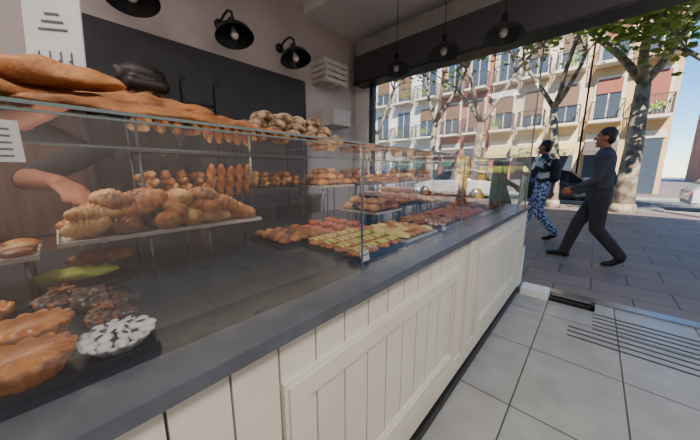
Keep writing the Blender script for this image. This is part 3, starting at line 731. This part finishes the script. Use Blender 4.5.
def car(x,y,col,seed=0):
    pc=mat('car_paint',col,.25,coat=.8); gl=mat('car_glass',rgb(30,34,40),.08)
    b=MB(); z=-.134
    sec=[(-2.05,.45,.62,.64,.68,.66),(-2.0,.3,.72,.76,.8,.74),(-1.85,.26,.9,.95,.84,.72),(-1.5,.25,.95,1.3,.86,.62),(-1.0,.24,.95,1.44,.87,.6),(0,.24,.93,1.47,.88,.62),(.45,.24,.92,1.38,.88,.62),(.95,.25,.9,.98,.87,.7),(1.6,.26,.78,.82,.85,.68),(1.95,.3,.66,.7,.78,.62),(2.08,.4,.55,.57,.66,.6)]
    P=[]
    for (sx,zl,zb,zr,hb,hr) in sec:
        P.append([(x+sx,y+a,z+c) for a,c in ((-hb*.92,zl),(-hb,zl+.2*(zb-zl)),(-hb,zb-.04),(-hb*.97,zb),(-hr,zr-.03),(-hr*.85,zr),(hr*.85,zr),(hr,zr-.03),(hb*.97,zb),(hb,zb-.04),(hb,zl+.2*(zb-zl)),(hb*.92,zl))])
    n,m=len(P),12
    V=[p for r in P for p in r]; F1=[];F2=[]
    for i in range(n-1):
        for j in range(m):
            f=(i*m+j,i*m+(j+1)%m,(i+1)*m+(j+1)%m,(i+1)*m+j)
            if (j in(3,7) and 3<=i<=5) or (j in(3,4,5,6,7) and i in(6,2)): F2.append(f)
            else: F1.append(f)
    F1.append(tuple(range(m))); F1.append(tuple((n-1)*m+j for j in range(m)))
    b.add(V,F1,pc,False); b.add(V,F2,gl,False)
    for wx in (-1.28,1.3):
        for s in(-1,1):
            mx=Matrix.Rotation(pi/2,3,'X')
            b.lathe((x+wx,y+s*.78,z+.315),[(.001,-.1),(.2,-.1),(.3,-.08),(.315,-.05),(.315,.05),(.3,.08),(.2,.1),(.001,.1)],'black',mx=mx,seg=20)
            b.lathe((x+wx,y+s*.885,z+.31),[(.001,.005),(.19,0),(.2,-.02)] ,'steel',mx=mx,seg=20)
    for s in(-1,1): b.box((x+1.98,y+s*.55,z+.58),(.12,.26,.1),'paper'); b.box((x-2.0,y+s*.6,z+.68),(.08,.2,.12),'red')
    b.build('parked_car')
car(-5.9,14.1,rgb(60,70,90)); car(-10.8,14.1,rgb(150,150,152)); car(-1.2,14.1,rgb(50,52,60)); car(4.3,14.1,rgb(226,228,230)); car(-16,14.1,rgb(120,30,30))
def bin_(x,y,k):
    b=MB(); b.grid([[(x-.6*s,y-.45*s,z),(x+.6*s,y-.45*s,z),(x+.6*s,y+.45*s,z),(x-.6*s,y+.45*s,z)] for s,z in ((.86,.06),(1,1.15))],k,smooth=False)
    b.grid([[(x-.62*s,y-.48*s,z),(x+.62*s,y-.48*s,z),(x+.62*s,y+.48*s,z),(x-.62*s,y+.48*s,z)] for s,z in ((1,1.15),(1.02,1.22),(.75,1.42))],'green' if k!='yellow' else 'yellow',smooth=False)
    for sx in(-.4,.4):
        for sy in(-.3,.3): b.tube([(x+sx,y+sy-.03,.05),(x+sx,y+sy+.03,.05)],.06,'black',seg=10)
    b.build('recycling_container')
bin_(-3.9,12.1,'yellow'); bin_(-2.55,12.1,mat('bin_green',rgb(60,84,70),.6))
# ---------------------------------------------------------------- lights
w=bpy.data.worlds.new('World'); sc.world=w; w.use_nodes=True
nt=w.node_tree; sky=nt.nodes.new('ShaderNodeTexSky'); sky.sky_type='NISHITA'; sky.sun_disc=False; sky.sun_elevation=math.radians(48); sky.sun_rotation=math.radians(190); sky.dust_density=.1; sky.ozone_density=2.0; sky.air_density=.8
hs=nt.nodes.new('ShaderNodeHueSaturation'); hs.inputs['Saturation'].default_value=1.35
bg=nt.nodes['Background']; bg.inputs['Strength'].default_value=.25; nt.links.new(sky.outputs['Color'],hs.inputs['Color']); nt.links.new(hs.outputs['Color'],bg.inputs['Color'])
def light(name,type,loc,energy,color=(1,1,1),size=1,sy=None,rot=(0,0,0)):
    l=bpy.data.lights.new(name,type); l.energy=energy; l.color=color
    if type=='AREA': l.shape='RECTANGLE'; l.size=size; l.size_y=sy or size
    elif type=='SUN': l.angle=.01
    else: l.shadow_soft_size=size
    o=bpy.data.objects.new(name,l); o.location=loc; o.rotation_euler=rot; COL.objects.link(o); return o
s=light('sun','SUN',(0,0,30),9.5,(1,.93,.82)); 
s.rotation_euler=Vector((-.45,1,-1.05)).to_track_quat('-Z','Y').to_euler()
for i,(x,y) in enumerate(((-.9,-1.0),(1.2,-1.0),(1.3,1.0),(-1.9,-1.2))):
    light('ceiling_fill_light','AREA',(x,y,ZC-.035),(20,30,38,10)[i],(1,.95,.9),.6,.6)  # added fill lights for the interior, with frames made up around them
    b=MB()
    for (xa,xb,ya,yb) in ((x-.33,x+.33,y-.33,y-.3),(x-.33,x+.33,y+.3,y+.33),(x-.33,x-.3,y-.3,y+.3),(x+.3,x+.33,y-.3,y+.3)): b.bx(xa,xb,ya,yb,ZC-.05,ZC-.001,'white')
    b.build('fill_light_frame')
light('display_case_fill','AREA',(GB+.03,.95,ZG-.012),2.4,(1,.82,.6),.02,3.9)  # warm fill added to brighten the pastries, no strip modelled
# ---------------------------------------------------------------- camera
cam=bpy.data.cameras.new('camera'); cam.sensor_width=36; cam.sensor_fit='HORIZONTAL'; cam.lens=265/700*36; cam.clip_start=.02; cam.clip_end=300
co=bpy.data.objects.new('camera',cam); COL.objects.link(co)
yaw=math.radians(42.5); p=math.radians(10.3)
F=Vector((-math.sin(yaw)*math.cos(p),math.cos(yaw)*math.cos(p),-math.sin(p))); Rr=Vector((math.cos(yaw),math.sin(yaw),0)); U=Rr.cross(F)
mw=Matrix((Rr,U,-F)).transposed().to_4x4(); mw.translation=Vector((0,0,1.2)); co.matrix_world=mw
sc.camera=co
sc.view_settings.view_transform='AgX'
sc.view_settings.exposure=.6
